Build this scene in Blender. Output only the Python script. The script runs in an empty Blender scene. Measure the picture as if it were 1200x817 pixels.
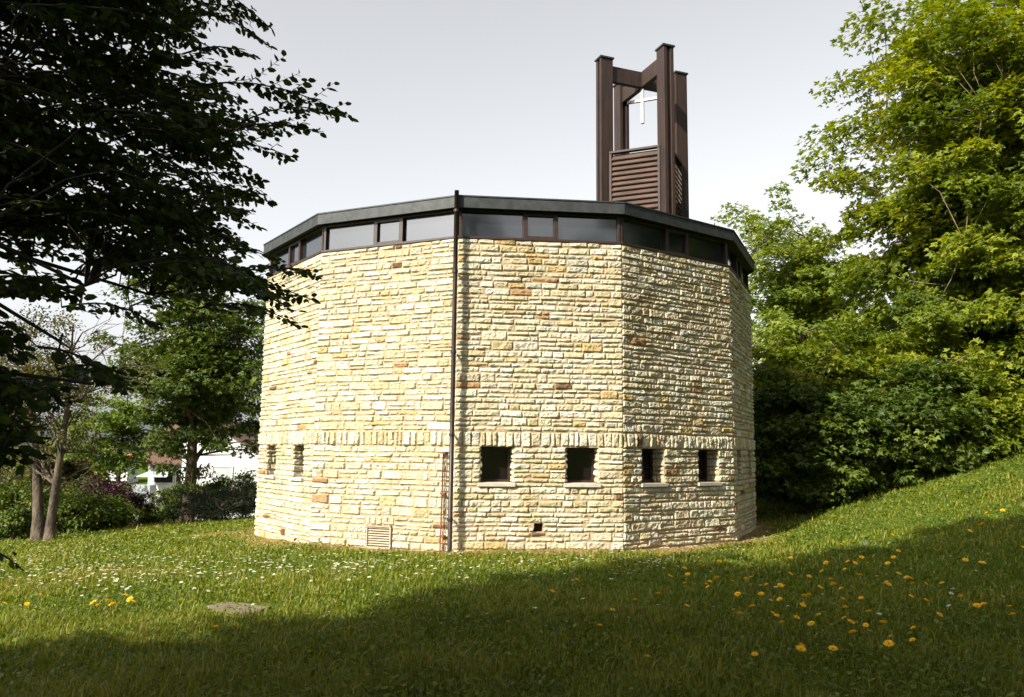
import bpy, math, random
import numpy as np
from mathutils import Matrix, Vector, noise as mnoise

rnd = random.Random(7)
rng = np.random.default_rng(7)
scene = bpy.context.scene
COL = scene.collection
PI = math.pi

# ------------------------------------------------------------------ camera
F_PX, PITCH, ROLL = 961.27, 0.1272, 0.0112
cam_d = bpy.data.cameras.new("camera"); cam = bpy.data.objects.new("camera", cam_d); COL.objects.link(cam)
cam_d.sensor_width = 36; cam_d.lens = 36 * F_PX / 1200
cam_d.clip_start = 0.1; cam_d.clip_end = 3000
cam.matrix_world = Matrix.Rotation(PI / 2 + PITCH, 4, 'X') @ Matrix.Rotation(ROLL, 4, 'Z')
scene.camera = cam

# ------------------------------------------------------------------ light
SUN_EL = math.radians(37); SUN_TRAVEL = math.radians(45)     # light travels towards azimuth 41 deg right of +Y
world = bpy.data.worlds.new("World"); scene.world = world; world.use_nodes = True
wn = world.node_tree; wn.nodes.clear()
sky = wn.nodes.new('ShaderNodeTexSky'); sky.sky_type = 'NISHITA'; sky.sun_disc = False
sky.sun_elevation = SUN_EL; sky.sun_rotation = SUN_TRAVEL + PI
sky.air_density = 1.0; sky.dust_density = 3.0; sky.ozone_density = 1.0
hs = wn.nodes.new('ShaderNodeHueSaturation'); hs.inputs['Saturation'].default_value = 0.12
bg = wn.nodes.new('ShaderNodeBackground'); bg.inputs['Strength'].default_value = 0.132
wo = wn.nodes.new('ShaderNodeOutputWorld')
wn.links.new(sky.outputs[0], hs.inputs['Color']); wn.links.new(hs.outputs[0], bg.inputs[0]); wn.links.new(bg.outputs[0], wo.inputs[0])
sun_d = bpy.data.lights.new("sun", 'SUN'); sun_d.energy = 5.0; sun_d.angle = math.radians(0.5); sun_d.color = (1, 0.93, 0.78)
sun = bpy.data.objects.new("sun", sun_d); COL.objects.link(sun)
L = Vector((math.sin(SUN_TRAVEL) * math.cos(SUN_EL), math.cos(SUN_TRAVEL) * math.cos(SUN_EL), -math.sin(SUN_EL)))
sun.rotation_euler = L.to_track_quat('-Z', 'Y').to_euler()
scene.view_settings.view_transform = 'Standard'; scene.view_settings.look = 'None'
scene.view_settings.exposure = 0.98; scene.view_settings.gamma = 1; scene.view_settings.use_curve_mapping = False
scene.render.engine = 'CYCLES'
scene.cycles.max_bounces = 6; scene.cycles.diffuse_bounces = 3; scene.cycles.transmission_bounces = 4; scene.cycles.transparent_max_bounces = 4

# ------------------------------------------------------------------ geometry of the place
def sp(x, k): return np.logaddexp(0, np.asarray(x, float) * k) / k
def terrain(x, y):
    x = np.asarray(x, float); y = np.asarray(y, float)
    z = -1.65 - .006 * np.clip(y, -40, 60)
    z = z + .27 * (sp(x - 6.3, 1.5) - .75 * sp(x - 26, .4))
    xl = np.clip(-x, 0, 22)
    z = z - .0045 * xl ** 2
    w = 1 / (1 + np.exp((x - 1) / 2.5))
    z = z - w * 8 * np.tanh(.30 * sp(y - 28.5, 1.2) / 8)
    z = z + 16 * np.exp(-((y - 330) / 110) ** 2) + 7 * np.exp(-((y - 330) / 110) ** 2) * np.sin(x * .012 + 1)
    z = z + .03 * np.sin(x * 1.3 + .5) * np.sin(y * .9) + .02 * np.sin(x * 2.9) * np.cos(y * 2.3 + 1)
    return z
def gz(x, y): return float(terrain(x, y))
def ray(u, v):
    a, b = u - 600, v - 408.5
    a, b = a * math.cos(ROLL) + b * math.sin(ROLL), -a * math.sin(ROLL) + b * math.cos(ROLL)
    X, Y, Z = a / F_PX, 1.0, -b / F_PX
    d = np.array([X, Y * math.cos(PITCH) - Z * math.sin(PITCH), Y * math.sin(PITCH) + Z * math.cos(PITCH)])
    return d / d[1]
def at(u, v, depth): return ray(u, v) * depth
def on_ground(u, v):
    d = ray(u, v); s = 3.0
    while s < 80:
        if d[2] * s < gz(d[0] * s, s): return d * s
        s += .05
    return None
CX, CY, R, ANG = -.0777, 20.9964, 6.0766, -.1587
def corner(k, r=R):
    a = ANG + 2 * PI / 12 * k
    return np.array([CX + r * math.sin(a), CY - r * math.cos(a)])
FACE_L = 2 * R * math.sin(PI / 12)

# ------------------------------------------------------------------ materials
def mat(name):
    m = bpy.data.materials.new(name); m.use_nodes = True
    nt = m.node_tree; p = nt.nodes['Principled BSDF']
    return m, nt, p
def N(nt, t, **kw):
    n = nt.nodes.new(t)
    for k, v in kw.items():
        if k in n.inputs: n.inputs[k].default_value = v
        else: setattr(n, k, v)
    return n
def noisy(name, c1, c2, scale=6, rough=.8, bump=.3, bscale=40, metallic=0, stretch=None, ior=None, bd=.01):
    m, nt, p = mat(name)
    tc = N(nt, 'ShaderNodeTexCoord'); mp = N(nt, 'ShaderNodeMapping')
    nt.links.new(tc.outputs['Object'], mp.inputs[0])
    if stretch: mp.inputs['Scale'].default_value = stretch
    n1 = N(nt, 'ShaderNodeTexNoise', Scale=scale, Detail=8.0); nt.links.new(mp.outputs[0], n1.inputs['Vector'])
    cr = N(nt, 'ShaderNodeValToRGB'); cr.color_ramp.elements[0].position = .32; cr.color_ramp.elements[1].position = .68
    cr.color_ramp.elements[0].color = (*c1, 1); cr.color_ramp.elements[1].color = (*c2, 1)
    nt.links.new(n1.outputs[0], cr.inputs[0]); nt.links.new(cr.outputs[0], p.inputs['Base Color'])
    n2 = N(nt, 'ShaderNodeTexNoise', Scale=bscale, Detail=6.0); nt.links.new(mp.outputs[0], n2.inputs['Vector'])
    b = N(nt, 'ShaderNodeBump', Strength=bump, Distance=bd); nt.links.new(n2.outputs[0], b.inputs['Height']); nt.links.new(b.outputs[0], p.inputs['Normal'])
    p.inputs['Roughness'].default_value = rough; p.inputs['Metallic'].default_value = metallic
    if ior: p.inputs['IOR'].default_value = ior
    return m
M = {}
# quarried limestone: each stone carries its own colour
m, nt, p = mat('limestone')
at_ = N(nt, 'ShaderNodeAttribute', attribute_name='stone_colour')
tc = N(nt, 'ShaderNodeTexCoord')
n1 = N(nt, 'ShaderNodeTexNoise', Scale=5.5, Detail=9.0, Roughness=.7); nt.links.new(tc.outputs['Object'], n1.inputs['Vector'])
cr = N(nt, 'ShaderNodeValToRGB'); cr.color_ramp.elements[0].position = .60; cr.color_ramp.elements[1].position = .72
cr.color_ramp.elements[0].color = (0, 0, 0, 1); cr.color_ramp.elements[1].color = (1, 1, 1, 1)
nt.links.new(n1.outputs[0], cr.inputs[0])
mx = N(nt, 'ShaderNodeMix', data_type='RGBA', blend_type='MIX'); mx.inputs['B'].default_value = (.42, .26, .085, 1)
sc_ = N(nt, 'ShaderNodeMath', operation='MULTIPLY'); sc_.inputs[1].default_value = .75
nt.links.new(cr.outputs[0], sc_.inputs[0]); nt.links.new(sc_.outputs[0], mx.inputs['Factor'])
nt.links.new(at_.outputs['Color'], mx.inputs['A'])
n3 = N(nt, 'ShaderNodeTexNoise', Scale=26.0, Detail=8.0, Roughness=.7); nt.links.new(tc.outputs['Object'], n3.inputs['Vector'])
mr = N(nt, 'ShaderNodeMapRange'); mr.inputs[1].default_value = .3; mr.inputs[2].default_value = .7; mr.inputs[3].default_value = .72; mr.inputs[4].default_value = 1.12
nt.links.new(n3.outputs[0], mr.inputs[0])
mm = N(nt, 'ShaderNodeMix', data_type='RGBA', blend_type='MULTIPLY'); mm.inputs['Factor'].default_value = 1
nt.links.new(mx.outputs['Result'], mm.inputs['A']); nt.links.new(mr.outputs[0], mm.inputs['B'])
mpw = N(nt, 'ShaderNodeMapping'); mpw.inputs['Scale'].default_value = (1.1, 1.1, .22); nt.links.new(tc.outputs['Object'], mpw.inputs[0])
nw = N(nt, 'ShaderNodeTexNoise', Scale=1.6, Detail=7.0, Roughness=.6); nt.links.new(mpw.outputs[0], nw.inputs['Vector'])
crw = N(nt, 'ShaderNodeValToRGB'); crw.color_ramp.elements[0].position = .34; crw.color_ramp.elements[1].position = .56
crw.color_ramp.elements[0].color = (.84, .79, .69, 1); crw.color_ramp.elements[1].color = (1.0, 1.0, 1.0, 1); nt.links.new(nw.outputs[0], crw.inputs[0])
mw = N(nt, 'ShaderNodeMix', data_type='RGBA', blend_type='MULTIPLY'); mw.inputs['Factor'].default_value = 1
nt.links.new(mm.outputs['Result'], mw.inputs['A']); nt.links.new(crw.outputs[0], mw.inputs['B'])
nt.links.new(mw.outputs['Result'], p.inputs['Base Color'])
n4 = N(nt, 'ShaderNodeTexNoise', Scale=34.0, Detail=8.0, Roughness=.7); nt.links.new(tc.outputs['Object'], n4.inputs['Vector'])
b = N(nt, 'ShaderNodeBump', Strength=.8, Distance=.02); nt.links.new(n4.outputs[0], b.inputs['Height']); nt.links.new(b.outputs[0], p.inputs['Normal'])
p.inputs['Roughness'].default_value = .9; p.inputs['Specular IOR Level'].default_value = .2
M['stone'] = m
M['mortar'] = noisy('mortar', (.26, .19, .11), (.40, .31, .19), 9, .95, .6, 60)
M['sill'] = noisy('sill_stone', (.36, .33, .27), (.48, .45, .38), 8, .85, .3)
M['wood'] = noisy('brown_stained_timber', (.012, .0055, .0035), (.032, .014, .009), 14, .65, .5, 30, stretch=(1, 1, .12))
M['wood_light'] = noisy('paler_louvre_timber', (.026, .012, .007), (.075, .036, .018), 10, .65, .4, 30, stretch=(.2, .2, 1))  # slat timber, a paler brown than the posts
M['frame'] = noisy('dark_brown_window_timber', (.018, .008, .006), (.036, .016, .011), 12, .5, .2)
M['fascia'] = noisy('weathered_zinc', (.022, .025, .027), (.044, .048, .049), 7, .6, .25, 20, metallic=.3)
M['roof'] = noisy('bitumen_roof', (.05, .05, .05), (.08, .08, .08), 8, .9)
M['pipe'] = noisy('brown_pipe_metal', (.018, .011, .009), (.038, .026, .022), 8, .45, .15, metallic=.3)
M['rust'] = noisy('rusty_iron', (.10, .035, .018), (.20, .075, .035), 20, .85, .5)
M['vent'] = noisy('cream_vent_metal', (.30, .24, .17), (.42, .34, .25), 8, .5, .1)
M['dark'] = noisy('dark_interior', (.012, .007, .006), (.02, .012, .01), 4, .9)
M['cross'] = noisy('pale_steel', (.17, .15, .135), (.23, .21, .19), 8, .4, .1, metallic=.2)
M['white_wall'] = noisy('white_render', (.46, .46, .44), (.55, .55, .53), 2, .9, .2)
M['tile_brown'] = noisy('brown_roof_tiles', (.06, .028, .018), (.10, .05, .03), 8, .8, .8, 12)
M['tile_red'] = noisy('red_roof_tiles', (.30, .09, .05), (.40, .13, .08), 8, .8, .8, 12)
M['shutter'] = noisy('grey_shutter', (.30, .33, .33), (.36, .39, .38), 2, .7, .4, 8)
M['slab'] = noisy('concrete_slab', (.10, .075, .048), (.17, .135, .09), 7, .95, .6, 50)
M['bark'] = noisy('tree_bark', (.06, .042, .028), (.17, .13, .085), 9, .95, 1.0, 22, stretch=(1, 1, .35), bd=.03)
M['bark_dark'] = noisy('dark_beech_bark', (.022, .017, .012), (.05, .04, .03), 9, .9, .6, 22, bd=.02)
M['bark_pale'] = noisy('mottled_pale_bark', (.018, .012, .009), (.11, .082, .055), 6, .95, 1.0, 18, stretch=(1, 1, .5), bd=.03)
m, nt, p = mat('window_glass'); p.inputs['Base Color'].default_value = (.012, .015, .019, 1)
p.inputs['Roughness'].default_value = .10; p.inputs['IOR'].default_value = 2.1
tcg = N(nt, 'ShaderNodeTexCoord'); ng = N(nt, 'ShaderNodeTexNoise', Scale=1.2, Detail=2.0); nt.links.new(tcg.outputs['Object'], ng.inputs['Vector'])
bgm = N(nt, 'ShaderNodeBump', Strength=.12, Distance=.02); nt.links.new(ng.outputs[0], bgm.inputs['Height']); nt.links.new(bgm.outputs[0], p.inputs['Normal'])
M['glass'] = m
m, nt, p = mat('dark_window_glass'); p.inputs['Base Color'].default_value = (.01, .007, .007, 1); p.inputs['Roughness'].default_value = .12; p.inputs['IOR'].default_value = 1.4
nd = N(nt, 'ShaderNodeTexNoise', Scale=3.0); bd_ = N(nt, 'ShaderNodeBump', Strength=.1); nt.links.new(nd.outputs[0], bd_.inputs['Height']); nt.links.new(bd_.outputs[0], p.inputs['Normal'])
M['dark_glass'] = m

def leaf_mat(name, ramp, trans=.35, rough=.5, attr='tint', spec=.3, tcol=None):
    m, nt, p = mat(name)
    a = N(nt, 'ShaderNodeAttribute', attribute_name=attr)
    cr = N(nt, 'ShaderNodeValToRGB')
    while len(cr.color_ramp.elements) < len(ramp): cr.color_ramp.elements.new(.5)
    for e, (pos, c) in zip(cr.color_ramp.elements, ramp): e.position = pos; e.color = (*c, 1)
    nt.links.new(a.outputs['Fac'], cr.inputs[0]); nt.links.new(cr.outputs[0], p.inputs['Base Color'])
    p.inputs['Roughness'].default_value = rough; p.inputs['Specular IOR Level'].default_value = spec
    tr = N(nt, 'ShaderNodeBsdfTranslucent')
    hb = N(nt, 'ShaderNodeHueSaturation'); hb.inputs['Value'].default_value = 1.5; hb.inputs['Saturation'].default_value = 1.1; hb.inputs['Hue'].default_value = .485
    nt.links.new(cr.outputs[0], hb.inputs['Color']); nt.links.new(hb.outputs[0], tr.inputs[0])
    ms = N(nt, 'ShaderNodeMixShader'); ms.inputs[0].default_value = trans
    out = nt.nodes['Material Output']
    nt.links.new(p.outputs[0], ms.inputs[1]); nt.links.new(tr.outputs[0], ms.inputs[2]); nt.links.new(ms.outputs[0], out.inputs[0])
    return m
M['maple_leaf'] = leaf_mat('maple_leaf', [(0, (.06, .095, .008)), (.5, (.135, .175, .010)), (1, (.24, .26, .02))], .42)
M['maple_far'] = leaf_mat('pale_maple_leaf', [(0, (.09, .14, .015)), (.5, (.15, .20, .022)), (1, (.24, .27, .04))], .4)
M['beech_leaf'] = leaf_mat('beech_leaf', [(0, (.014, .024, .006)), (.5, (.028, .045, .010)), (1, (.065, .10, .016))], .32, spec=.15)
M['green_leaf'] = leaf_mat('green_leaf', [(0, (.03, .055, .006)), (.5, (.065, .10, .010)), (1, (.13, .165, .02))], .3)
M['olive_leaf'] = leaf_mat('olive_leaf', [(0, (.045, .045, .012)), (.5, (.075, .075, .018)), (1, (.13, .12, .03))], .3)
M['dark_leaf'] = leaf_mat('dark_evergreen_leaf', [(0, (.012, .02, .007)), (.5, (.022, .034, .011)), (1, (.045, .055, .018))], .1)
M['bright_leaf'] = leaf_mat('bright_shrub_leaf', [(0, (.06, .11, .012)), (.5, (.12, .18, .02)), (1, (.2, .26, .04))], .35)
M['purple_leaf'] = leaf_mat('purple_leaf', [(0, (.025, .010, .014)), (.5, (.05, .018, .024)), (1, (.09, .04, .04))], .2)
M['grass'] = leaf_mat('grass_blade', [(0, (.028, .050, .004)), (.35, (.085, .122, .007)), (.6, (.165, .188, .012)), (.8, (.22, .20, .03)), (1, (.34, .25, .10))], .3, .55)
M['petal_yellow'] = leaf_mat('dandelion_petals', [(0, (.82, .46, .01)), (1, (.92, .62, .02))], .2)
M['petal_white'] = leaf_mat('daisy_petals', [(0, (.62, .62, .50)), (1, (.78, .76, .62))], .3)
M['stalk'] = noisy('flower_stalk', (.07, .12, .02), (.12, .15, .04), 10, .6)
# ground sheet: soil and thatch under the grass, bare by the wall
m, nt, p = mat('lawn_ground')
tc = N(nt, 'ShaderNodeTexCoord'); n1 = N(nt, 'ShaderNodeTexNoise', Scale=.6, Detail=10.0, Roughness=.7); nt.links.new(tc.outputs['Object'], n1.inputs['Vector'])
cr = N(nt, 'ShaderNodeValToRGB'); cr.color_ramp.elements[0].position = .35; cr.color_ramp.elements[1].position = .65
cr.color_ramp.elements[0].color = (.035, .065, .010, 1); cr.color_ramp.elements[1].color = (.085, .115, .018, 1)
nt.links.new(n1.outputs[0], cr.inputs[0])
ad = N(nt, 'ShaderNodeAttribute', attribute_name='bare')
n2 = N(nt, 'ShaderNodeTexNoise', Scale=14.0, Detail=8.0); nt.links.new(tc.outputs['Object'], n2.inputs['Vector'])
c2 = N(nt, 'ShaderNodeValToRGB'); c2.color_ramp.elements[0].color = (.16, .095, .04, 1); c2.color_ramp.elements[1].color = (.34, .24, .11, 1)
c2.color_ramp.elements[0].position = .35; c2.color_ramp.elements[1].position = .65
nt.links.new(n2.outputs[0], c2.inputs[0])
mx = N(nt, 'ShaderNodeMix', data_type='RGBA'); nt.links.new(ad.outputs['Fac'], mx.inputs['Factor']); nt.links.new(cr.outputs[0], mx.inputs['A']); nt.links.new(c2.outputs[0], mx.inputs['B'])
nt.links.new(mx.outputs['Result'], p.inputs['Base Color']); p.inputs['Roughness'].default_value = 1; p.inputs['Specular IOR Level'].default_value = 0
b = N(nt, 'ShaderNodeBump', Strength=1.0, Distance=.05); nt.links.new(n2.outputs[0], b.inputs['Height']); nt.links.new(b.outputs[0], p.inputs['Normal'])
M['ground'] = m

# ------------------------------------------------------------------ object helpers
def tag(o, label=None, cat=None, group=None, kind=None):
    if label: o['label'] = label
    if cat: o['category'] = cat
    if group: o['group'] = group
    if kind: o['kind'] = kind
    return o
def empty(name, loc, rz=0):
    o = bpy.data.objects.new(name, None); COL.objects.link(o); o.location = loc; o.rotation_euler = (0, 0, rz)
    o.empty_display_size = .2
    return o
def mesh_np(name, V, faces, material, parent=None, smooth=False, loc=None):
    """faces: list of int arrays (m,k)"""
    me = bpy.data.meshes.new(name)
    V = np.ascontiguousarray(V, dtype=np.float32)
    me.vertices.add(len(V)); me.vertices.foreach_set('co', V.ravel())
    nl = sum(f.size for f in faces); nf = sum(len(f) for f in faces)
    me.loops.add(nl); me.polygons.add(nf)
    me.loops.foreach_set('vertex_index', np.concatenate([f.ravel() for f in faces]).astype(np.int32))
    tot = np.concatenate([np.full(len(f), f.shape[1]) for f in faces]).astype(np.int32)
    st = np.concatenate([[0], np.cumsum(tot)[:-1]]).astype(np.int32)
    me.polygons.foreach_set('loop_start', st); me.polygons.foreach_set('loop_total', tot)
    me.polygons.foreach_set('use_smooth', np.full(nf, smooth, dtype=bool))
    me.update(calc_edges=True); me.validate()
    me.materials.append(material)
    o = bpy.data.objects.new(name, me); COL.objects.link(o)
    if parent is not None: o.parent = parent
    if loc is not None: o.location = loc
    return o
def face_attr(o, name, vals):
    a = o.data.attributes.new(name, 'FLOAT', 'FACE'); a.data.foreach_set('value', np.ascontiguousarray(vals, dtype=np.float32))
class MB:
    def __init__(s): s.V = []; s.F = []
    def add(s, vs, fs):
        o = len(s.V); s.V += [tuple(map(float, v)) for v in vs]; s.F += [tuple(i + o for i in f) for f in fs]
    def box(s, o, ax, ay, az, x0, x1, y0, y1, z0, z1):
        o, ax, ay, az = map(np.asarray, (o, ax, ay, az))
        vs = [o + ax * x + ay * y + az * z for z in (z0, z1) for y in (y0, y1) for x in (x0, x1)]
        s.add(vs, [(0, 2, 3, 1), (4, 5, 7, 6), (0, 1, 5, 4), (2, 6, 7, 3), (0, 4, 6, 2), (1, 3, 7, 5)])
    def tube(s, path, rad, n=7, jitter=0):
        path = [np.asarray(p_, float) for p_ in path]; base = len(s.V)
        for i, p_ in enumerate(path):
            t = path[min(i + 1, len(path) - 1)] - path[max(i - 1, 0)]; t = t / (np.linalg.norm(t) + 1e-9)
            u = np.cross(t, (0, 0, 1) if abs(t[2]) < .9 else (1, 0, 0)); u /= np.linalg.norm(u); w = np.cross(t, u)
            for j in range(n):
                a = 2 * PI * j / n; r_ = rad[i] * (1 + jitter * math.sin(3 * j + i * 1.7))
                s.V.append(tuple(p_ + (u * math.cos(a) + w * math.sin(a)) * r_))
            if i:
                for j in range(n):
                    a0 = base + (i - 1) * n + j; a1 = base + (i - 1) * n + (j + 1) % n
                    s.F.append((a0, a0 + n, a1 + n, a1))
        s.F.append(tuple(base + j for j in range(n))[::-1]); s.F.append(tuple(base + (len(path) - 1) * n + j for j in range(n)))
    def build(s, name, material, parent=None, smooth=False, origin=None, bevel=0):
        me = bpy.data.meshes.new(name)
        V = s.V if origin is None else [tuple(np.array(v) - np.array(origin)) for v in s.V]
        me.from_pydata(V, [], s.F); me.update(); me.validate()
        me.polygons.foreach_set('use_smooth', [smooth] * len(me.polygons))
        me.materials.append(material)
        o = bpy.data.objects.new(name, me); COL.objects.link(o)
        if parent is not None: o.parent = parent
        if origin is not None and parent is None: o.location = origin
        if bevel:
            b = o.modifiers.new('bevel', 'BEVEL'); b.width = bevel; b.segments = 2; b.limit_method = 'ANGLE'
        return o
UP = np.array([0, 0, 1.])

# ------------------------------------------------------------------ terrain
xs = np.unique(np.concatenate([np.linspace(-700, -40, 34), np.linspace(-40, 40, 201), np.linspace(40, 700, 34)]))
ys = np.unique(np.concatenate([np.linspace(-300, -10, 20), np.linspace(-10, 45, 160), np.linspace(45, 900, 60)]))
X, Y = np.meshgrid(xs, ys); Z = terrain(X, Y)
V = np.stack([X.ravel(), Y.ravel(), Z.ravel()], 1)
nx, ny = len(xs), len(ys); idx = np.arange(nx * ny).reshape(ny, nx)
Fq = np.stack([idx[:-1, :-1].ravel(), idx[:-1, 1:].ravel(), idx[1:, 1:].ravel(), idx[1:, :-1].ravel()], 1)
ground = mesh_np('ground', V, [Fq], M['ground'], smooth=True); tag(ground, kind='structure')
def wall_dist(x, y):
    """distance outside the twelve-sided wall"""
    x = np.asarray(x, float) - CX; y = np.asarray(y, float) - CY
    d = np.full(x.shape, -1e9)
    for k in range(12):
        a = ANG + 2 * PI / 12 * (k + .5)
        d = np.maximum(d, x * math.sin(a) - y * math.cos(a) - R * math.cos(PI / 12))
    return d
BARE = [(on_ground(160, 669), .9, .25), (on_ground(262, 625), 1.1, .8), (on_ground(330, 640), .9, .35)]
def bareness(x, y):
    d = wall_dist(x, y)
    n = .18 * np.sin(x * 3.1 + 1) + .12 * np.sin(x * 7.3 + y * 4)
    b_ = np.clip(1.15 - (d + n) / .75, 0, 1)
    for c, sx, sy in BARE:
        b_ = np.maximum(b_, .75 * np.clip(1.3 - np.hypot((x - c[0]) / sx, (y - c[1]) / sy), 0, 1))
    return b_
a = ground.data.attributes.new('bare', 'FLOAT', 'POINT'); a.data.foreach_set('value', bareness(V[:, 0], V[:, 1]).astype(np.float32))

# ------------------------------------------------------------------ chapel
chapel = empty('chapel', (0, 0, 0))
tag(chapel, 'twelve-sided cream rubble-stone chapel with dark clerestory band and timber bell tower on its roof', 'chapel')
PALETTE = [((.56, .51, .38), 34), ((.51, .45, .305), 29), ((.60, .565, .46), 20), ((.46, .39, .235), 6), ((.49, .465, .38), 9), ((.46, .35, .17), 3.0), ((.32, .20, .10), .8), ((.16, .10, .055), .5)]
pw = np.array([w for _, w in PALETTE]); pw = pw / pw.sum()
class Stones:
    def __init__(s): s.V = []; s.F = []; s.C = []; s.n = 0
    def stone(s, org, t, n, u0, u1, z0, z1, fine=True, gap=.005, seed=0, proud=None):
        if u1 - u0 < .03 or z1 - z0 < .02: return
        cell = .024 if fine else .09
        nu = max(2, int((u1 - u0) / cell)) + 1; nz = max(2, int((z1 - z0) / cell)) + 1
        c = np.array(PALETTE[rng.choice(len(PALETTE), p=pw)][0]) * rng.uniform(.86, 1.08) * rng.uniform(.97, 1.03, 3)
        base = proud if proud is not None else rng.uniform(.014, .032)
        su, sz = rng.uniform(-.04, .04), rng.uniform(-.07, .06)
        g = gap
        ju = rng.uniform(-.006, .006, 4); jz = rng.uniform(-.007, .007, 4)
        off = rng.uniform(0, 50)
        for j in range(nz):
            for i in range(nu):
                a, b_ = i / (nu - 1), j / (nz - 1)
                jj = (1 - a) * (1 - b_) * np.array([ju[0], jz[0]]) + a * (1 - b_) * np.array([ju[1], jz[1]]) + (1 - a) * b_ * np.array([ju[2], jz[2]]) + a * b_ * np.array([ju[3], jz[3]])
                u = u0 + g + (u1 - u0 - 2 * g) * a + jj[0]; z = z0 + g + (z1 - z0 - 2 * g) * b_ + jj[1]
                P = org + t * u + UP * z
                zz = z + .013 * mnoise.noise(Vector((P[0] * 1.1, P[1] * 1.1, z * 2.5)))
                e = min(a * (u1 - u0), (1 - a) * (u1 - u0), b_ * (z1 - z0), (1 - b_) * (z1 - z0))
                if e <= 1e-6: o = -.009
                else:
                    v = Vector((u * 1, z * 1.25, off))
                    rgh = .016 * mnoise.noise(v * 8) + .014 * mnoise.noise(v * 19) + .009 * mnoise.noise(v * 41)
                    o = base * min(1, .35 + e / .035) + rgh + su * (a - .5) * (u1 - u0) * 2 + sz * (b_ - .5) * (z1 - z0) * 2
                    o = max(o, .003)
                s.V.append(org + t * u + n * o + UP * zz)
        b0 = s.n
        for j in range(nz - 1):
            for i in range(nu - 1):
                q = b0 + j * nu + i; s.F.append((q, q + 1, q + nu + 1, q + nu)); s.C.append(c)
        s.n += nu * nz
    def panel(s, org, t, n, u0, u1, z0, z1, holes=(), fine=True, hr=(.09, .19), ext=.008):
        brk = sorted({z0, z1} | {z for h in holes for z in (h[2], h[3]) if z0 < z < z1})
        for za, zb in zip(brk[:-1], brk[1:]):
            hts = []; 
            while sum(hts) < zb - za: hts.append(rng.uniform(*hr))
            hts = np.array(hts) * (zb - za) / sum(hts); z = za
            for h in hts:
                iv = [(u0, u1)]
                for (a, b_, c_, d_) in holes:
                    if c_ < z + h - .005 and d_ > z + .005:
                        nv = []
                        for (p0, p1) in iv:
                            if b_ <= p0 or a >= p1: nv.append((p0, p1)); continue
                            if a > p0: nv.append((p0, a))
                            if b_ < p1: nv.append((b_, p1))
                        iv = nv
                for (p0, p1) in iv:
                    u = p0 - (ext if p0 == u0 else 0); pe = p1 + (ext if p1 == u1 else 0)
                    while u < pe - .01:
                        if h > .145 and rng.random() < .45:
                            w = min(rng.uniform(.35, .95), pe - u); w = pe - u if pe - u - w < .12 else w
                            m_ = rng.uniform(.36, .64)
                            for (ya, yb) in ((0, m_), (m_, 1)):
                                uu = u
                                while uu < u + w - .01:
                                    ww = min(rng.uniform(.16, .46), u + w - uu); ww = u + w - uu if u + w - uu - ww < .08 else ww
                                    s.stone(org, t, n, uu, uu + ww, z + h * ya, z + h * yb, fine); uu += ww
                            u += w
                        else:
                            w = min(rng.uniform(.13, .5) * (1.0 if h > .12 else 1.15), pe - u); w = pe - u if pe - u - w < .08 else w
                            s.stone(org, t, n, u, u + w, z, z + h, fine); u += w
                z += h
    def soldier(s, org, t, n, u0, u1, z0, z1, fine=True):
        u = u0
        while u < u1 - .01:
            w = min(rng.uniform(.075, .19), u1 - u); w = u1 - u if u1 - u - w < .05 else w
            s.stone(org, t, n, u, u + w, z0 + rng.uniform(0, .012), z1 - rng.uniform(0, .012), fine, proud=rng.uniform(.02, .045)); u += w
    def build(s, name, parent):
        o = mesh_np(name, np.array(s.V), [np.array(s.F)], M['stone'], parent)
        a = o.data.attributes.new('stone_colour', 'FLOAT_COLOR', 'FACE')
        a.data.foreach_set('color', np.concatenate([np.array(s.C), np.ones((len(s.C), 1))], 1).astype(np.float32).ravel())
        return o
WTOP, LINT, BAND = 4.0, .12, .405
RM = R - .028
WIN = ((.48, 1.085), (2.06, 2.665))
def face_frame(k, r):
    A = corner(k, r); B = corner(k + 1, r); t = (B - A) / np.linalg.norm(B - A)
    return np.array([*A, 0.]), np.array([*t, 0.]), np.array([t[1], -t[0], 0.]), np.linalg.norm(B - A)
RVD = .34
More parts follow.
